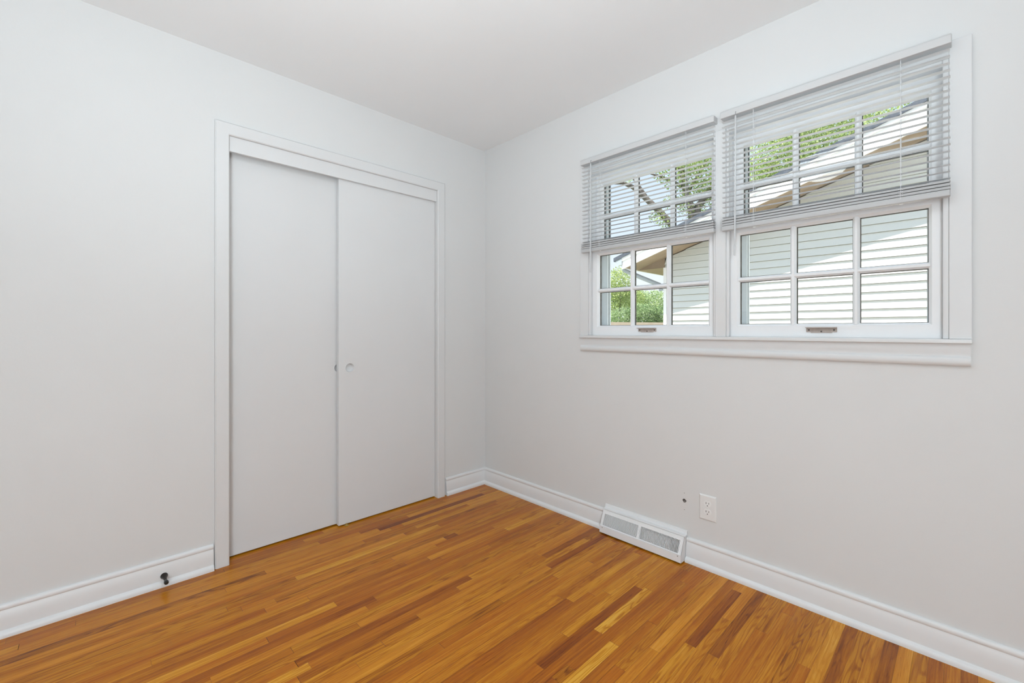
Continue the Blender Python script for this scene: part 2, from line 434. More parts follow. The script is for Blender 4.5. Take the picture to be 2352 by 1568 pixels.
while True:
    y0 = -1.378 + r * PW
    if y0 + PW < YN: break
    segs = sorted(special.get(r, []))
    full, x = [], XB + rng.uniform(-0.6, 0.0)
    occupied = segs
    while x < 0.02:
        ln = rng.choice((0.40, 0.6, 0.8, 1.0, 1.3, 1.6)) * rng.uniform(0.85, 1.15)
        x1 = x + ln
        inside = [s for s in occupied if s[0] < x1 and s[1] > x + 1e-6]
        if inside:
            s = inside[0]
            if s[0] > x + 0.02: full.append((x, s[0], min(0.9, max(0.12, rng.gauss(0.50, 0.10))), rng.random()))
            full.append((max(s[0], x), s[1], s[2], s[3])); x = s[1]; continue
        full.append((x, x1, min(0.9, max(0.12, rng.gauss(0.50, 0.10))), rng.random())); x = x1
    for (a, b, tone, hue) in full:
        a, b = max(a, XB), min(b, 0.02)
        if b - a < 0.004: continue
        g = rng.choice((0.00012, 0.00012, 0.00025, 0.0004)); ge = rng.choice((0.0002, 0.0003, 0.0007))
        ya, yb = max(y0 + g, YN), y0 + PW - g
        vs = [bm.verts.new(c) for c in ((a + ge, ya, 0), (b - ge, ya, 0), (b - ge, yb, 0), (a + ge, yb, 0))]
        f = bm.faces.new(vs); sd = rng.random()
        for lp in f.loops: lp[cl] = (tone, sd, hue, 1)
    r -= 1
me = bpy.data.meshes.new('floor')
# dark subfloor showing in the joints
f0 = len(bm.faces)
vs = [bm.verts.new(c) for c in ((XB, YN, -0.0012), (0.11, YN, -0.0012), (0.11, 0.74, -0.0012), (XB, 0.74, -0.0012))]
f = bm.faces.new(vs); f.material_index = 1
b2 = bmesh.new(); box(b2, XB, 0.11, YN, 0.74, -0.06, -0.0016)
tmpm = bpy.data.meshes.new('t'); b2.to_mesh(tmpm); b2.free()
n0 = len(bm.faces); bm.from_mesh(tmpm); bpy.data.meshes.remove(tmpm)
bm.faces.ensure_lookup_table()
for k in range(n0, len(bm.faces)): bm.faces[k].material_index = 1
bm.to_mesh(me); bm.free()
me.materials.append(M['oak']); me.materials.append(M['floor_gap'])
fl = bpy.data.objects.new('floor', me); COL.objects.link(fl)
props(fl, 'orange brown oak floor of narrow varnished strips', 'floor', kind='structure')

# ---- baseboards with shoe moulding
BB = [(0, 0), (0.030, 0), (0.030, 0.008), (0.0285, 0.015), (0.0245, 0.0205), (0.0185, 0.0235), (0.0165, 0.025),
      (0.0170, 0.040), (0.0160, 0.062), (0.0140, 0.078), (0.0110, 0.088), (0.0095, 0.0925), (0.0090, 0.095),
      (0.0115, 0.098), (0.0125, 0.104), (0.0115, 0.110), (0.0080, 0.1145), (0.0040, 0.116), (0, 0.116)]
def bb_left(xa, xb, miter_b=False):
    bm = bmesh.new()
    loft(bm, [[(xa, -d, z) for d, z in BB], [((xb - d) if miter_b else xb, -d, z) for d, z in BB]])
    return bm
def bb_right(ya, yb, miter_a=False):
    bm = bmesh.new()
    loft(bm, [[(-d, (ya - d) if miter_a else ya, z) for d, z in BB], [(-d, yb, z) for d, z in BB]])
    return bm
structure('baseboard_left', bb_left(XB, -1.680), M['baseboard'], 'moulded white baseboard left of the closet, holding the door stop', 'baseboard', 40)
structure('baseboard_corner', bb_left(-0.355, 0, True), M['baseboard'], 'short moulded white baseboard between the closet and the corner', 'baseboard', 40)
structure('baseboard_right', bb_right(0, -1.058, True), M['baseboard'], 'moulded white baseboard from the corner to the floor register', 'baseboard', 40)
structure('baseboard_window', bb_right(-1.520, YN), M['baseboard'], 'long moulded white baseboard right of the floor register', 'baseboard', 40)

# ---- closet casing (one continuous three-sided trim), jambs and valance
CT = 0.019
bm = bmesh.new()
prof = [(0.0, 0.0), (0.0, CT - 0.004), (0.004, CT), (0.053, CT), (0.058, CT - 0.005), (0.058, 0.0)]   # from inner edge outwards
def closet_pt(off, d, k):
    return [(CX0 - off, -d, 0.0), (CX0 - off, -d, CZ + off), (CX1 + off, -d, CZ + off), (CX1 + off, -d, 0.0)][k]
loft(bm, [[closet_pt(o_, d_, k) for o_, d_ in prof] for k in range(4)])
structure('trim_1', bm, M['trim'], 'flat white casing framing the closet opening', 'trim')
bm = bbox(CX0 + 0.0005, CX1 - 0.0005, -0.004, 0.012, 1.982, CZ, 0.0015)
structure('trim_2', bm, M['trim'], 'flat white valance board across the top of the closet opening, hiding the door track', 'trim')

# ---- two sliding closet doors with cup pulls
def sliding_door(name, x0, x1, yf, pull_x, label):
    z0, z1 = 0.0075, 2.03
    bm = bbox(x0, x1, yf, yf + 0.030, z0, z1, 0.0015)
    hole = bmesh.new(); lathe(hole, [(0.0265, -0.02), (0.0265, 0.0185)], (pull_x, yf, 0.904), (0, 1, 0), 40)
    d = structure(name, cut(bm, [hole]), M['door'], label, 'door')
    b = bmesh.new()                # cup: a rim and a dished bottom
    lathe(b, [(0.0262, 0.0002), (0.0275, -0.0008), (0.0262, -0.0014), (0.0245, -0.0004), (0.0238, 0.001), (0.0222, 0.0150), (0.0200, 0.0170), (0.0, 0.0175),
              (0.0, 0.0180), (0.0262, 0.0180)], (pull_x, yf, 0.904), (0, 1, 0), 40, False)
    obj('finger_pull', b, M['door'], d, 35)
    return d
sliding_door('door_1', CX0 + 0.001, -1.030, 0.054, -1.062, 'flat white sliding closet door on the left, in the rear track')
sliding_door('door_2', -1.0780, -0.4268, 0.016, -1.013, 'flat white sliding closet door on the right, in the front track with round finger pull')

# brass guide on the floor under the meeting of the doors
t = thing('door_guide', (-1.036, 0.010, 0), 'small brass door guide on the floor under the right closet door', 'door guide')
bm = bbox(-1.046, -1.026, -0.002, 0.020, 0.0, 0.004, 0.001); obj('base_plate', bm, M['brass'], t)
bm = bbox(-1.041, -1.032, 0.003, 0.012, 0.003, 0.0125, 0.001); obj('guide_tab', bm, M['brass'], t)

# ------------------------------------------------------------------ window trim
bm = bmesh.new()
CH = 2.096
box(bm, -0.018, 0.0, -0.9415, -0.8835, 1.0915, CH)                 # left casing
box(bm, -0.018, 0.0, -2.4790, -2.4250, 1.0915, CH)                 # right casing
box(bm, -0.018, 0.0, -2.4250, -0.9415, 2.040, CH)                  # head
box(bm, -0.018, 0.0, -1.7050, -1.6590, 1.0915, 2.040)              # mullion face
bm = bevelled(bm, 0.0022, 2)
structure('trim_3', bm, M['trim'], 'flat white casing around the double window with a center mullion', 'trim')
bm = bmesh.new()                                                   # stop beads inside the casings
def bead(y0, y1, z0, z1, xa=-0.012, xb=0.010):
    b = bmesh.new(); box(b, xa, xb, y0, y1, z0, z1); merge(bm, bevelled(b, 0.004, 3))
bead(-0.953, -0.9405, 1.0915, 2.045); bead(-1.660, -1.6475, 1.0915, 2.045)
bead(-1.7170, -1.7040, 1.0915, 2.045); bead(-2.4260, -2.4090, 1.0915, 2.045)
bead(-1.6480, -0.9525, 2.030, 2.0445, -0.0114, 0.0094); bead(-2.4095, -1.7165, 2.030, 2.0445, -0.0114, 0.0094)
structure('trim_4', bm, M['trim'], 'slim white stop beads holding the window sashes inside the casing', 'trim', 40)
bm = bbox(-0.027, 0.012, -2.480, -0.883, 1.0765, 1.0915, 0.003, 3)
structure('trim_5', bm, M['trim'], 'white window stool, the narrow ledge under both sashes', 'sill', 40)
bm = bmesh.new()                                                   # apron: fillet, flat, round bead
AP = [(0, 1.002), (0.012, 1.002), (0.0165, 1.006), (0.0185, 1.014), (0.0180, 1.024), (0.0150, 1.031), (0.0100, 1.034), (0.0095, 1.038),
      (0.0120, 1.046), (0.0130, 1.060), (0.0130, 1.0765), (0, 1.0765)]
loft(bm, [[(-d, -0.8845, z) for d, z in AP], [(-d, -2.4765, z) for d, z in AP]])
structure('trim_6', bm, M['trim'], 'moulded white apron board below the window stool', 'trim', 40)

# ------------------------------------------------------------------ windows
def frame_sweep(bm, inner, outer, prof):
    """inner/outer: (ya, yb, z0, z1) with ya > yb; prof: ('i', expand, x) or ('o', shrink, x), a closed section."""
    rings = []
    for c in range(4):
        ring = []
        for kind, e_, x in prof:
            if kind == 'i': ya, yb, z0, z1 = inner[0] + e_, inner[1] - e_, inner[2] - e_, inner[3] + e_
            else: ya, yb, z0, z1 = outer[0] - e_, outer[1] + e_, outer[2] + e_, outer[3] - e_
            ring.append([(x, ya, z0), (x, yb, z0), (x, yb, z1), (x, ya, z1)][c])
        rings.append(ring)
    rings.append(rings[0])
    loft(bm, rings, True, False)

def make_sash(name, parent, outer, inner, xf, mun_y, mun_z, th=0.034, bevel=0.0085):
    bm = bmesh.new()
    frame_sweep(bm, inner, outer, [('o', 0.001, xf), ('i', bevel, xf), ('i', 0.0, xf + 0.010), ('i', 0.0, xf + th), ('o', 0.0, xf + th), ('o', 0.0, xf + 0.001)])
    hw, hb = 0.0042, 0.0108
    sec = [(-hb, xf + th), (-hb, xf + 0.012), (-hw, xf + 0.002), (hw, xf + 0.002), (hb, xf + 0.012), (hb, xf + th)]
    for y in mun_y: loft(bm, [[(x, y + o_, inner[2] - 0.004) for o_, x in sec], [(x, y + o_, inner[3] + 0.004) for o_, x in sec]])
    sec2 = [(o_ * 0.97, x + (0.0006 if x < xf + th - 0.001 else -0.0006)) for o_, x in sec]
    for z in mun_z: loft(bm, [[(x, inner[0] + 0.004, z + o_) for o_, x in sec2], [(x, inner[1] - 0.004, z + o_) for o_, x in sec2]])
    s = obj(name, bm, M['sash_glow'] if name == 'upper_sash' else M['sash'], parent)
    # glass and the dark putty line round each light
    ys = [inner[0]] + list(mun_y) + [inner[1]]; zs = [inner[2]] + list(mun_z) + [inner[3]]
    pb = bmesh.new()
    for i in range(len(ys) - 1):
        for j in range(len(zs) - 1):
            ya = ys[i] - (hb if i else 0); yb = ys[i + 1] + (hb if i + 2 < len(ys) else 0)
            za = zs[j] + (hb if j else 0); zb = zs[j + 1] - (hb if j + 2 < len(zs) else 0)
            frame_sweep(pb, (ya - 0.0022, yb + 0.0022, za + 0.0020, zb - 0.0020), (ya, yb, za, zb), [('o', 0, xf + 0.022), ('i', 0, xf + 0.022), ('i', 0, xf + th - 0.002), ('o', 0, xf + th - 0.002)])
    obj('putty', pb, M['putty'], s)
    gb = bmesh.new(); box(gb, xf + 0.0185, xf + 0.0205, inner[1] - 0.003, inner[0] + 0.003, inner[2] - 0.003, inner[3] + 0.003)
    obj('glass', gb, M['glass'], s)
    return s

def sash_lift(parent, yc, label):
    bm = bmesh.new()                # plate with rounded ends, a bent lip along the top
    x = 0.012
    merge(bm, bbox(x - 0.003, x + 0.0005, yc - 0.0515, yc + 0.0515, 1.1135, 1.1315, 0.0012))
    merge(bm, bbox(x - 0.003, x + 0.0005, yc - 0.036, yc + 0.036, 1.1105, 1.116, 0.0012))
    merge(bm, bbox(x - 0.020, x + 0.0005, yc - 0.0515, yc + 0.0515, 1.1305, 1.1335, 0.001))
    for dy in (-0.042, 0.0, 0.042):          # slotted screw heads
        b = bmesh.new(); lathe(b, [(0.0031, 0.0), (0.0031, 0.0006), (0.0010, 0.0010)], (x - 0.003, yc + dy, 1.1225 if dy else 1.1165), (-1, 0, 0), 10)
        for f in b.faces: f.material_index = 1
        merge(bm, b)
    sl = obj('sash_lift', bm, M['steel_lift'], parent)
    sl.data.materials.append(M['screw_dark'])
    sl['label'] = label
    return sl

def window(idx, y_out, y_in, muntins, lift_y, label, lift_label, muntins_up):
    ya, yb = y_out
    root = thing('window_%d' % idx, (0.06, (ya + yb) / 2, 1.0915), label, 'window', kind='structure')
    gi = (y_in[0], y_in[1], 1.148, 1.553)
    lo = make_sash('lower_sash', root, (ya, yb, 1.0918, 1.6030), gi, 0.012, muntins, [1.350])
    sash_lift(lo, lift_y, lift_label)
    up_in = (y_in[0] - 0.002, y_in[1] + 0.002, 1.6065, 1.969)
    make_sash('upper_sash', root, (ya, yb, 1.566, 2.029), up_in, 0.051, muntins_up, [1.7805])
    bm = bmesh.new()                # jamb lining
    frame_sweep(bm, (ya + 0.0005, yb - 0.0005, 1.0920, 2.0295), (ya + 0.016, yb - 0.016, 1.0765, 2.045),
                [('i', 0, 0.010), ('i', 0, 0.098), ('o', 0, 0.098), ('o', 0, 0.010)])
    obj('jamb', bm, M['sash'], root)
    # aluminium storm window outside: light frame, dark gasket, light insert, meeting rail
    ey, ez = y_in[0] - 0.002, y_in[1] + 0.002
    st = bmesh.new()
    frame_sweep(st, (ey - 0.0045, ez + 0.0045, 1.118, 2.000), (ya + 0.016, yb - 0.016, 1.0765, 2.045), [('i', 0, 0.099), ('i', 0, 0.110), ('o', 0, 0.110), ('o', 0, 0.099)])
    sf = obj('storm_frame', st, M['aluminium'], root)
    st = bmesh.new(); frame_sweep(st, (ey - 0.0040, ez + 0.0040, 1.119, 1.999), (ya + 0.014, yb - 0.014, 1.080, 2.040), [('i', 0, 0.111), ('i', 0, 0.116), ('o', 0, 0.116), ('o', 0, 0.111)])
    obj('gasket', st, M['dark_rubber'], sf)
    st = bmesh.new(); frame_sweep(st, (ey - 0.0065, ez + 0.0065, 1.122, 1.60), (ya + 0.014, yb - 0.014, 1.080, 1.63), [('i', 0, 0.117), ('i', 0, 0.130), ('o', 0, 0.130), ('o', 0, 0.117)])
    obj('storm_insert', st, M['aluminium'], sf)
    st = bmesh.new(); frame_sweep(st, (ey - 0.0065, ez + 0.0065, 1.665, 1.996), (ya + 0.014, yb - 0.014, 1.63, 2.040), [('i', 0, 0.117), ('i', 0, 0.130), ('o', 0, 0.130), ('o', 0, 0.117)])
    obj('storm_track', st, M['grey_track'], sf)
    return root, lo

w1, lo1 = window(1, (-0.9505, -1.6400), (-0.9905, -1.6135), (-1.2045, -1.4118), -1.300,
            'left window of the pair, six over six white sashes with trees behind the glass', 'dull metal sash lift', (-1.2035, -1.4125))
w2, lo2 = window(2, (-1.7145, -2.4080), (-1.7510, -2.3740), (-1.9615, -2.1713), -2.0620,
            'right window of the pair, six over six white sashes facing the siding', 'dull metal sash lift', (-1.9600, -2.1720))
# ------------------------------------------------------------------ mini blinds
PITCH = 0.0225
def slat_mesh(ya, yb, th=0.0004):
    bm = bmesh.new(); n = 6; w = 0.0125
    top = [(-w + 2 * w * i / n, 0.0016 * (1 - (2 * i / n - 1) ** 2)) for i in range(n + 1)]
    sec = top + [(x, z - th) for x, z in reversed(top)]
    loft(bm, [[(x, ya, z) for x, z in sec], [(x, yb, z) for x, z in sec]])
    return bm

def mini_blind(ya, yb, cords, wand_y, wand_z, label):
    xc = -0.045
    root = thing('mini_blind', (xc, (ya + yb) / 2, 1.566), label, 'blind', 'white mini blinds pulled halfway up over the double window')
    bm = bbox(-0.062, -0.0185, yb, ya, 2.070, 2.0985, 0.003, 3); hr = obj('headrail', bm, M['slat'], root, 40)
    hr.data.materials[0] = M['rail']
    base = slat_mesh((ya - yb) / 2 - 0.004, -(ya - yb) / 2 + 0.004)
    me = to_mesh(base, 'slat', M['slat'], smooth=40)
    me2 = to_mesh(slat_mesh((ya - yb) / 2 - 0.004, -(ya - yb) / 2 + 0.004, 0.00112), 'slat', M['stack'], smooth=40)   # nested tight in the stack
    zs = [1.627 + k * PITCH for k in range(20)]
    zs += [1.5905 + k * 0.00122 + (0.0026 if k > 6 else 0) + (0.0034 if k > 13 else 0) for k in range(20)]
    rg = random.Random(3)
    for z in zs:
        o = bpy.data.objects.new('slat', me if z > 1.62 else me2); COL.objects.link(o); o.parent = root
        o.location = (rg.uniform(-0.0004, 0.0004) if z < 1.62 else 0, rg.uniform(-0.001, 0.001), z - 1.566)
        o.rotation_euler = (0, math.radians(-2.0) if z > 1.62 else 0, 0)
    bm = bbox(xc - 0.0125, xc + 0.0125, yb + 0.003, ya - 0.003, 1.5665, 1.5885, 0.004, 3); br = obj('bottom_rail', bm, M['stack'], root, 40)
    for c in cords:
        bm = bmesh.new()
        for xx in (xc - 0.0135, xc + 0.0135): tube(bm, [(xx, c, 1.58), (xx, c, 2.072)], 0.0006, 5)
        tube(bm, [(xc, c + 0.002, 1.58), (xc, c + 0.002, 2.072)], 0.0009, 5)
        for z in zs[:20]: tube(bm, [(xc - 0.0135, c, z - 0.0006), (xc + 0.0135, c, z - 0.0006)], 0.0005, 4)
        # slack ladder loops bunched in front of the stack
        for k in range(4):
            z = 1.590 + k * 0.007
            tube(bm, [(xc - 0.0135, c - 0.006, z), (xc - 0.0165, c - 0.002, z + 0.004), (xc - 0.0165, c + 0.003, z + 0.001), (xc - 0.0135, c + 0.006, z + 0.005)], 0.0009, 5)
        obj('ladder_cord', bm, M['cord'], root)
        bm = bmesh.new(); lathe(bm, [(0.0055, 0), (0.0055, 0.003), (0.003, 0.0045)], (xc, c, 1.567), (0, 0, -1), 12); obj('end_plug', bm, M['plastic'], root, 40)
    # tilt wand on its hook
    bm = bmesh.new(); tube(bm, [(-0.062, wand_y, 2.080), (-0.067, wand_y, 2.078), (-0.068, wand_y, 2.066), (-0.067, wand_y, 2.058)], 0.0013, 6)
    hk = obj('wand_hook', bm, M['screw'], root)
    bm = bmesh.new(); tube(bm, [(-0.068, wand_y, 2.060), (-0.0675, wand_y + 0.001, 1.75), (-0.067, wand_y + 0.003, wand_z)], [0.0036, 0.0036, 0.0042], 6)
    obj('tilt_wand', bm, M['wand'], root)
    return root
mini_blind(-0.9180, -1.6700, (-1.046, -1.536), -0.996, 1.449, 'white mini blind pulled halfway up over the left window, before the branches')
mini_blind(-1.6970, -2.4320, (-1.832, -2.306), -1.764, 1.449, 'white mini blind pulled halfway up over the right window, wider in view')

# ------------------------------------------------------------------ floor register
y0, y1 = -1.518, -1.055
t = thing('floor_register', (-0.034, (y0 + y1) / 2, 0.0), 'white metal baseboard register with vertical louvres below the window', 'vent')
side = [(0.0, 0.004), (-0.068, 0.007), (-0.0645, 0.042), (-0.0305, 0.119), (-0.022, 0.121), (-0.020, 0.126), (-0.0065, 0.128), (-0.005, 0.143), (0.0, 0.143)]
bm = bmesh.new()
n_ = Vector((-0.0770, 0, -0.0340)).normalized()         # outward normal of the sloping face is (-0.077.., 0.034..)
P0, P1 = Vector((-0.0645, 0, 0.042)), Vector((-0.0305, 0, 0.119))
sl = (P1 - P0); L = sl.length; sl.normalize(); nr = Vector((-sl.z, 0, sl.x))
def on_face(s, y, d=0.0):
    p = P0 + sl * s + nr * d; return (p.x, y, p.z)
TH = 0.0016
def slab(s0, s1, ya, yb, d0=0.0, d1=-TH, target=None):
    tb = bm if target is None else target
    loft(tb, [[on_face(s0, yb, d0), on_face(s1, yb, d0), on_face(s1, yb, d1), on_face(s0, yb, d1)],
              [on_face(s0, ya, d0), on_face(s1, ya, d0), on_face(s1, ya, d1), on_face(s0, ya, d1)]])
S0, S1 = 0.006, 0.066
GL, GM0, GM1, GR = -1.072, -1.277, -1.294, -1.501
slab(0, S0, y1, y0); slab(S1, L, y1, y0)                # below and above the grille
slab(S0, S1, y1, GL); slab(S0, S1, GM0, GM1); slab(S0, S1, GR, y0)
box(bm, -0.068, -0.0660, y0, y1, 0.007, 0.0425)         # front kick
for ya_, yb_ in ((y1 - 0.0015, y1), (y0, y0 + 0.0015)):  # side cheeks
    prism(bm, side[:8] + side[8:], lambda p, tt: (p[0], tt, p[1]), ya_, yb_)
prism(bm, [(-0.0305, 0.1185), (-0.022, 0.1195), (-0.022, 0.1215), (-0.0305, 0.1205)], lambda p, tt: (p[0], tt, p[1]), y0, y1)
body = obj('body', bm, M['register'], t)
bm = bmesh.new()                                        # separate wall flange on top, with a small step
prism(bm, [(-0.0290, 0.1225), (-0.0275, 0.1265), (-0.0090, 0.1275), (-0.0070, 0.1430), (-0.0005, 0.1440), (-0.0005, 0.122)], lambda p, tt: (p[0], tt, p[1]), y0 - 0.004, y1 + 0.002)
obj('wall_flange', bm, M['register'], t)
fin_b = bmesh.new(); slab(S0 - 0.001, S1 + 0.001, 0.0012, -0.0012, -0.0001, -0.0060, fin_b)
fin_me = to_mesh(fin_b, 'fin', M['register'], Vector(t.location) - Vector((0, t.location.y, 0)))
for a, b in ((GL, GM0), (GM1, GR)):
    nf = 31
    for k in range(nf):
        y = a + (b - a) * (k + 0.5) / nf
        o = bpy.data.objects.new('fin', fin_me); COL.objects.link(o); o.parent = t
        o.location = (0, y - t.location.y, 0)
bm = bmesh.new(); slab(S0 - 0.004, S1 + 0.004, GL + 0.004, GM0 - 0.002, -0.0100, -0.0112)     # closed half of the damper
slab(S0 - 0.004, S1 - 0.010, GM1 - 0.006, GR + 0.05, -0.0200, -0.0212)
obj('damper', bm, M['vane'], t)
bm = bmesh.new(); box(bm, -0.004, -0.0022, y0 + 0.003, y1 - 0.003, 0.006, 0.118)
obj('duct_back', bm, M['duct'], t)
bm = bmesh.new(); slab(0.030, 0.044, -1.2825, -1.2885, 0.006, -0.001); slab(0.026, 0.058, -1.284, -1.287, 0.0012, -0.001)
obj('damper_lever', bm, M['register'], t)
for yy in (y1 - 0.018, y0 + 0.016):
    bm = bmesh.new(); lathe(bm, [(0.0028, 0), (0.0022, 0.0012), (0, 0.0014)], (-0.0680, yy, 0.036), (-1, 0, 0), 12); obj('screw', bm, M['screw'], t)

# ------------------------------------------------------------------ outlet, cable hole, screw holes
t = thing('wall_outlet', (-0.003, -1.6195, 0.2235), 'white duplex power outlet on the wall right of the floor register', 'outlet')
bm = bmesh.new()
yc_, zc_ = -1.6195, 0.2830; hw_, hh_ = 0.0395, 0.0590
rings = []
for e_, x_ in ((0, -0.0002), (0.0002, -0.0030), (0.0042, -0.0062), (0.0060, -0.0066)):
    rings.append([(x_, yc_ - hw_ + e_, zc_ - hh_ + e_), (x_, yc_ + hw_ - e_, zc_ - hh_ + e_), (x_, yc_ + hw_ - e_, zc_ + hh_ - e_), (x_, yc_ - hw_ + e_, zc_ + hh_ - e_)])
loft(bm, rings); obj('cover_plate', bm, M['plastic'], t)
for zr in (zc_ + 0.0195, zc_ - 0.0195):
    bm = bmesh.new(); pts = []
    for k in range(32):
        a = 2 * PI * k / 32; pts.append((0.0172 * math.cos(a), max(-0.0142, min(0.0142, 0.0172 * math.sin(a)))))
    loft(bm, [[(-0.0060, yc_ + a, zr + b) for a, b in pts], [(-0.0076, yc_ + a, zr + b) for a, b in pts], [(-0.0080, yc_ + a * 0.95, zr + b * 0.95) for a, b in pts]])
    rc = obj('receptacle', bm, M['receptacle'], t)
    for dy, hgt in ((0.0063, 0.0042), (-0.0063, 0.0036)):
        b = bmesh.new(); box(b, -0.0083, -0.0070, yc_ + dy - 0.0011, yc_ + dy + 0.0011, zr + 0.0036 - hgt, zr + 0.0036 + hgt); obj('slot', b, M['slot'], rc)
    b = bmesh.new(); lathe(b, [(0.0024, 0.0070), (0.0024, 0.0083)], (0, yc_, zr - 0.0078), (-1, 0, 0), 12); obj('ground_hole', b, M['slot'], rc)
bm = bmesh.new(); lathe(bm, [(0.0026, 0.0064), (0.0026, 0.0074), (0.0018, 0.0079)], (0, yc_, zc_), (-1, 0, 0), 12); obj('screw', bm, M['plastic'], t)

t = thing('cable_hole', (0.0, -1.505, 0.278), 'ragged dark cable hole in the wall just left of the power outlet', 'hole')
bm = bmesh.new(); rg = random.Random(5); pts = []
for k in range(18):
    a = 2 * PI * k / 18; rr_ = 0.0078 * (1 + rg.uniform(-0.14, 0.22)); pts.append((rr_ * math.cos(a), rr_ * math.sin(a) ))
ring0 = [(-0.0012, -1.505 + a, 0.285 + b) for a, b in pts]; ring1 = [(-0.0006, -1.505 + a * 0.66, 0.285 + b * 0.66) for a, b in pts]; ring2 = [(0.012, -1.505 + a * 0.62, 0.285 + b * 0.62) for a, b in pts]
ring_o = [(0.0002, -1.505 + a * 1.12, 0.285 + b * 1.12) for a, b in pts]
loft(bm, [ring_o, ring0, ring1, ring2], True, False); bm.faces.new([bm.verts.new(p) for p in ring2])
obj('torn_rim', bm, M['hole'], t)
bm = bmesh.new(); lathe(bm, [(0.0036, 0.010), (0.0036, -0.002), (0.0026, -0.0025), (0.0026, 0.0)], (0, -1.5065, 0.2835), (1, 0, 0), 10); obj('cable_end', bm, M['screw'], t)
for z_, lab in ((0.3225, 'tiny screw hole in the wall above the dark cable hole'), (0.2415, 'tiny screw hole in the wall below the dark cable hole')):
    bm = bmesh.new(); lathe(bm, [(0.0024, 0.0), (0.0020, 0.0006), (0.0011, 0.0006), (0.0008, 0.0001)], (0, -1.505, z_), (-1, 0, 0), 12)
    props(obj('screw_hole', bm, M['dent']), lab, 'screw hole', 'old screw holes in the wall')

# ------------------------------------------------------------------ door stop
t = thing('door_stop', (-1.863, -0.016, 0.024), 'dark bronze door stop screwed to the left baseboard', 'door stop')
ax = Vector((0.02, -1, -0.05)).normalized()
bm = bmesh.new(); lathe(bm, [(0.0130, -0.001), (0.0135, 0.002), (0.0125, 0.006), (0.0085, 0.017), (0.0058, 0.032), (0.0050, 0.052)], (-1.863, -0.0155, 0.044), ax, 24); obj('flared_base', bm, M['bronze'], t, 40)
bm = bmesh.new(); lathe(bm, [(0.0052, 0.050), (0.0056, 0.052), (0.0056, 0.055), (0.0048, 0.056)], (-1.863, -0.0155, 0.044), ax, 20); c_ = obj('collar', bm, M['screw'], t, 40); c_['label'] = 'lighter metal collar'
bm = bmesh.new(); lathe(bm, [(0.0060, 0.0555), (0.0080, 0.0575), (0.0084, 0.064), (0.0080, 0.070), (0.0060, 0.0725), (0, 0.073)], (-1.863, -0.0155, 0.044), ax, 20); obj('rubber_tip', bm, M['rubber'], t, 40)

# ------------------------------------------------------------------ ceiling lamp in the middle of the room (above the camera's view)
t = thing('ceiling_lamp', (-1.55, -1.75, H - 0.20), 'round white globe lamp on the ceiling in the middle of the room', 'lamp')
bm = bmesh.new(); lathe(bm, [(0.075, 0.0), (0.075, 0.02), (0.05, 0.035), (0.03, 0.05)], (-1.55, -1.75, H - 0.0005), (0, 0, -1), 32); obj('canopy', bm, M['plastic'], t, 40)
bm = bmesh.new(); lathe(bm, [(0.15 * math.sin(PI * k / 14), 0.04 + 0.10 - 0.10 * math.cos(PI * k / 14)) for k in range(15)], (-1.55, -1.75, H), (0, 0, -1), 32)
obj('glass_globe', bm, emission('lamp_globe', (0.822, 0.933, 1.0), LAMP_STRENGTH), t, 60)

# ------------------------------------------------------------------ outside: lawn, neighbour house
GZ = -0.60
bm = bmesh.new(); box(bm, 0.11, 60, -40, 45, GZ - 0.2, GZ)
structure('ground', bm, M['grass'], 'sunlit lawn outside the window', 'lawn')

bm = bmesh.new(); box(bm, 0.9, 4.2, -14, 3.0, GZ - 0.05, GZ + 0.02)  # unseen surface added to bounce sun up onto the blinds and siding
structure('sun_reflector', bm, M['concrete'], 'unseen concrete surface added between the two houses to bounce sunlight', 'reflector')

XW, XR = 4.40, 3.95
def zf(y): return 2.095 - 0.3135 * (y - 1.259)       # underside of the rake
def zr(y): return 2.299 - 0.3310 * (y - 1.306)       # top of the fascia
house = thing('neighbour_house', (XW + 3, -4.0, GZ), 'pale green lap sided house next door with white gable fascia and dark shingle roof', 'house', kind=None)
EX, LAP = 0.0972, 0.022
bm = bmesh.new(); z = 1.953 - EX * 27; YE = -11.0
RY = -4.6
while z < zf(RY):
    z1_ = z + EX
    def lim(zz):                     # left end under the rake
        return 0.80 if zz <= zf(0.80) else 1.259 - (zz - 2.095) / 0.3135
    ya, yb_ = min(0.80, lim(z)), min(0.80, lim(z1_))
    # lap face, the shadow groove above it, and the butt edge below it
    prof_ = [(XW + 0.012, z), (XW - LAP, z), (XW - 0.001, z1_ - 0.0045), (XW + 0.012, z1_ - 0.0045)]
    a = [bm.verts.new((x_, ya if k_ < 2 else yb_, zz_)) for k_, (x_, zz_) in enumerate(prof_)]
    b = [bm.verts.new((x_, YE, zz_)) for x_, zz_ in prof_]
    for k_ in range(3): bm.faces.new((a[k_], a[k_ + 1], b[k_ + 1], b[k_]))
    bm.faces.new(a)
    z = z1_
box(bm, XW + 0.013, XW + 7, YE, 0.795, GZ, 2.09)      # the body behind the siding
obj('siding', bm, M['siding'], house)
bm = bmesh.new(); box(bm, XW - 0.030, XW + 0.05, 0.770, 0.815, GZ, 2.10); obj('corner_board', bm, M['fascia'], house)
bm = bmesh.new()                                     # gable wall above eave height
loft(bm, [[(XW + 0.02, 0.7, 2.05), (XW + 0.02, RY, zf(RY)), (XW + 0.02, 2 * RY - 0.7, 2.05)], [(XW + 6.9, 0.7, 2.05), (XW + 6.9, RY, zf(RY)), (XW + 6.9, 2 * RY - 0.7, 2.05)]])
obj('gable', bm, M['siding'], house)
bm = bmesh.new()                                     # rake fascia, a shingle mould along its top
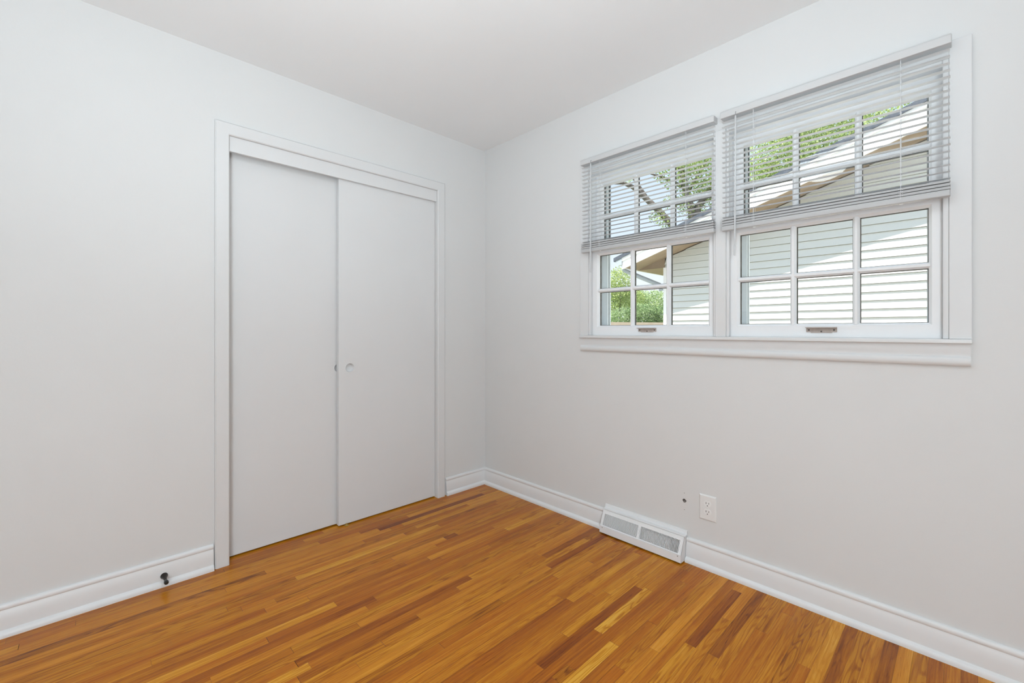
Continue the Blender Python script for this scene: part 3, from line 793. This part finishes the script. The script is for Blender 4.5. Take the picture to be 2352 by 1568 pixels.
def rake(bm_, x0, x1, y0_, y1_, lo, hi):
    loft(bm_, [[(x0, y0_, lo(y0_)), (x1, y0_, lo(y0_)), (x1, y0_, hi(y0_)), (x0, y0_, hi(y0_))], [(x0, y1_, lo(y1_)), (x1, y1_, lo(y1_)), (x1, y1_, hi(y1_)), (x0, y1_, hi(y1_))]])
rake(bm, XR, XR + 0.022, 1.300, RY, lambda y: zf(y), lambda y: zr(y) - 0.045)
rake(bm, XR - 0.014, XR + 0.022, 1.310, RY, lambda y: zr(y) - 0.095, lambda y: zr(y) - 0.045)
obj('fascia', bm, M['fascia'], house)
bm = bmesh.new()
rake(bm, XR + 0.018, XW + 0.05, 1.262, RY, lambda y: zf(y) + 0.012, lambda y: zf(y) + 0.024)
box(bm, XW - 0.02, XW + 7, 0.80, 1.262, 2.100, 2.112)                    # level soffit of the eave running back
loft(bm, [[(XW - 0.018, 0.80, 2.106), (XW - 0.018, 1.262, 2.106), (XW - 0.018, 1.262, zf(1.262) + 0.02), (XW - 0.018, 0.80, zf(0.80) + 0.02)],
          [(XW, 0.80, 2.106), (XW, 1.262, 2.106), (XW, 1.262, zf(1.262) + 0.02), (XW, 0.80, zf(0.80) + 0.02)]])   # closes the eave end
obj('soffit', bm, M['soffit'], house)
bm = bmesh.new()
rake(bm, XR - 0.030, XW + 7.2, 1.430, RY, lambda y: zr(y) - 0.045, lambda y: zr(y) + 0.012)
rake(bm, XR - 0.030, XW + 7.2, RY, 2 * RY - 1.43, lambda y: zr(2 * RY - y) - 0.045, lambda y: zr(2 * RY - y) + 0.012)
obj('roof', bm, M['shingle'], house)
bm = bmesh.new(); box(bm, XR + 0.02, XW + 7, 1.262, 1.285, 2.095, 2.255); obj('eave_board', bm, M['fascia'], house)
bm = bmesh.new()                                     # gutter along the eave, with its end cap
prism(bm, [(1.287, 2.150), (1.345, 2.150), (1.400, 2.205), (1.412, 2.250), (1.287, 2.250)], lambda p, tt: (tt, p[0], p[1]), XR - 0.02, XW + 7)
g_ = obj('gutter', bm, M['gutter'], house)
bm = bmesh.new(); tube(bm, [(4.06, 1.335, 2.16), (4.06, 1.320, 2.075), (4.12, 1.220, 2.022), (4.34, 0.86, 1.83), (4.36, 0.845, 1.74)], 0.034, 10)
obj('downspout', bm, M['gutter'], house, 40)

# ------------------------------------------------------------------ outside: trees
def foliage(name, blobs, size, m, parent, seed):
    """blobs: (centre, radii, count, tint mean)."""
    rg = random.Random(seed); vs, fs, tint = [], [], []
    for c, rad, cnt, tm in blobs:
        for _ in range(cnt):
            while True:
                q = Vector((rg.uniform(-1, 1), rg.uniform(-1, 1), rg.uniform(-1, 1)))
                if q.length <= 1: break
            p = Vector(c) + Vector((q.x * rad[0], q.y * rad[1], q.z * rad[2]))
            d = Vector((rg.gauss(0, 1), rg.gauss(0, 1), rg.gauss(0, 0.8) - 0.2)).normalized()
            s = d.cross(Vector((rg.gauss(0, 1), rg.gauss(0, 1), rg.gauss(0, 1)))).normalized()
            l_ = size * rg.uniform(0.7, 1.3); w_ = l_ * 0.34; bend = d.cross(s) * l_ * 0.10
            i = len(vs)
            vs += [p, p + d * l_ * 0.45 + s * w_ + bend, p + d * l_, p + d * l_ * 0.45 - s * w_ + bend]
            fs.append((i, i + 1, i + 2, i + 3)); tint.append(min(1, max(0, rg.gauss(tm, 0.22))))
    off = root_of(parent).location
    me = bpy.data.meshes.new(name); me.from_pydata([v - off for v in vs], [], fs)
    at = me.attributes.new('tint', 'FLOAT', 'FACE'); at.data.foreach_set('value', tint)
    me.materials.append(m)
    o = bpy.data.objects.new(name, me); COL.objects.link(o); o.parent = parent
    return o

tree = thing('leafy_tree', (11.9, 3.45, GZ), 'tall tree with bare grey limbs against blue sky, seen in the left window', 'tree')
bm = bmesh.new()
tube(bm, [(11.95, 3.42, GZ), (11.92, 3.45, 1.5), (11.88, 3.49, 3.4), (11.82, 3.54, 4.4)], [0.30, 0.24, 0.19, 0.15], 12)
obj('trunk', bm, M['bark'], tree, 60)
limbs = [
    ([(11.86, 3.50, 3.5), (11.55, 3.80, 4.05), (11.26, 4.09, 4.58), (10.93, 4.41, 5.06), (10.68, 4.65, 5.38), (10.43, 4.89, 5.69), (10.18, 5.13, 5.83), (9.96, 5.35, 5.80)], [0.13, 0.12, 0.105, 0.10, 0.085, 0.075, 0.05, 0.02]),
    ([(11.82, 3.54, 4.3), (11.75, 3.61, 4.99), (11.68, 3.68, 5.41), (11.60, 3.76, 5.90), (11.50, 3.85, 6.32), (11.41, 3.94, 6.9), (11.3, 4.0, 7.6)], [0.13, 0.115, 0.105, 0.095, 0.085, 0.07, 0.03]),
    ([(11.82, 3.54, 4.3), (11.91, 3.46, 5.06), (12.06, 3.31, 5.34), (12.22, 3.16, 5.69), (12.38, 3.00, 5.97), (12.7, 2.7, 6.8)], [0.12, 0.12, 0.105, 0.09, 0.08, 0.03]),
    ([(11.64, 3.72, 5.65), (11.35, 4.0, 5.85), (11.05, 4.3, 6.05), (10.75, 4.6, 6.15)], [0.07, 0.055, 0.04, 0.015]),
    ([(10.80, 4.53, 5.22), (10.62, 4.72, 5.62), (10.42, 4.90, 6.0), (10.2, 5.1, 6.2)], [0.06, 0.05, 0.04, 0.015]),
    ([(11.66, 3.70, 5.5), (11.85, 3.50, 5.95), (12.05, 3.30, 6.4), (12.2, 3.1, 6.9)], [0.06, 0.05, 0.04, 0.015]),
]
for pts, rad in limbs:
    bm = bmesh.new(); tube(bm, pts, rad, 9); obj('limb', bm, M['bark'], tree, 60)
foliage('foliage', [
    ((12.05, 3.30, 6.05), (0.75, 0.75, 0.85), 2430, 0.55), ((11.75, 3.62, 6.6), (0.8, 0.8, 0.5), 1755, 0.6), ((12.35, 3.0, 5.55), (0.55, 0.5, 0.65), 1134, 0.6),
    ((11.35, 4.0, 6.15), (0.55, 0.6, 0.35), 594, 0.5), ((10.9, 4.45, 6.55), (0.6, 0.6, 0.30), 540, 0.5), ((11.62, 3.72, 5.2), (0.30, 0.30, 0.55), 324, 0.55),
    ((11.35, 4.0, 5.25), (0.35, 0.35, 0.25), 189, 0.6), ((11.0, 4.35, 4.75), (0.28, 0.28, 0.25), 162, 0.55), ((10.25, 5.05, 6.05), (0.4, 0.4, 0.18), 162, 0.6),
    ((11.2, 4.15, 4.55), (0.25, 0.25, 0.2), 135, 0.5), ((11.95, 3.42, 4.7), (0.35, 0.35, 0.5), 378, 0.6), ((11.35, 3.9, 5.75), (0.4, 0.4, 0.2), 216, 0.5),
], 0.068, M['leaf_bright'], tree, 11)

tree = thing('broad_tree', (18.9, 1.6, GZ), 'dense bright green tree crown above the roof next door, seen in the right window', 'tree')
bm = bmesh.new(); tube(bm, [(18.9, 1.6, GZ), (18.83, 1.7, 2.3), (18.6, 1.97, 5.4), (18.5, 2.1, 7.6)], [0.36, 0.31, 0.24, 0.10], 10); obj('trunk', bm, M['bark'], tree, 60)
for pts, rad in (([(18.6, 1.97, 5.2), (17.70, 3.10, 6.9), (17.79, 3.07, 7.56), (18.11, 2.77, 8.2)], [0.16, 0.12, 0.09, 0.04]), ([(18.6, 1.97, 5.3), (19.3, 1.05, 7.4), (19.9, 0.52, 9.4)], [0.15, 0.11, 0.04])):
    bm = bmesh.new(); tube(bm, pts, rad, 8); obj('limb', bm, M['bark'], tree, 60)
foliage('foliage', [
    ((18.23, 2.57, 8.09), (1.45, 1.45, 1.45), 6210, 0.58), ((17.50, 3.30, 7.03), (1.05, 1.05, 1.05), 2430, 0.5), ((19.28, 1.45, 8.88), (1.6, 1.6, 1.45), 6480, 0.6),
    ((20.47, 0.33, 9.67), (1.45, 1.45, 1.2), 3780, 0.6), ((18.6, 2.24, 9.67), (1.7, 1.7, 0.9), 2970, 0.62), ((19.0, 1.97, 7.03), (1.6, 1.3, 0.9), 2160, 0.45),
], 0.092, M['leaf_bright'], tree, 12)

def shrub(name, loc, blobs, size, m, label, seed, stem):
    s = thing(name, loc, label, 'shrub' if 'bush' in name else 'tree')
    bm = bmesh.new(); tube(bm, stem, [0.09, 0.07, 0.03], 7); obj('trunk', bm, M['bark'], s, 60)
    foliage('foliage', blobs, size, m, s, seed)
shrub('young_tree', (17.95, 10.1, GZ), [((17.75, 10.05, 3.4), (0.72, 0.72, 1.02), 2565, 0.66), ((18.3, 9.5, 2.8), (0.6, 0.6, 0.72), 1134, 0.6), ((17.45, 10.5, 2.3), (0.7, 0.7, 0.95), 1755, 0.55)],
      0.092, M['leaf_bright'], 'pale green young tree far off, seen in the lowest left panes', 13, [(17.9, 10.0, GZ), (17.85, 10.0, 1.2), (17.8, 10.0, 3.1)])
shrub('garden_bush', (14.5, 6.6, GZ), [((14.3, 6.75, 1.75), (0.7, 0.7, 0.50), 3510, 0.42), ((14.85, 6.15, 1.7), (0.6, 0.6, 0.45), 2430, 0.40), ((13.9, 7.4, 1.6), (0.7, 0.7, 0.45), 2430, 0.5)],
      0.068, M['leaf_dark'], 'low darker green bush behind the pale garden wall', 14, [(14.5, 6.6, GZ), (14.5, 6.6, 0.6), (14.5, 6.6, 1.6)])
shrub('far_tree', (22.9, 11.9, GZ), [((22.5, 12.2, 3.0), (1.2, 1.2, 0.8), 2430, 0.75), ((23.4, 11.1, 2.9), (1.2, 1.2, 0.75), 2160, 0.7)],
      0.12, M['leaf_dark'], 'hazy light green tree farthest off, between the young tree and the bush', 15, [(22.9, 11.8, GZ), (22.9, 11.8, 1.0), (22.9, 11.8, 2.8)])

bm = bmesh.new()
A_, B_ = Vector((11.0, 7.2, 0)), Vector((13.4, 4.7, 0)); dn = Vector((0.1, 0.1, 0))
loft(bm, [[(A_.x, A_.y, GZ), (A_.x + dn.x, A_.y + dn.y, GZ), (A_.x + dn.x, A_.y + dn.y, 1.43), (A_.x, A_.y, 1.43)], [(B_.x, B_.y, GZ), (B_.x + dn.x, B_.y + dn.y, GZ), (B_.x + dn.x, B_.y + dn.y, 1.40), (B_.x, B_.y, 1.40)]])
props(obj('garden_wall', bm, M['garden_wall']), 'low sunlit peach garden wall in front of the bushes', 'garden wall')
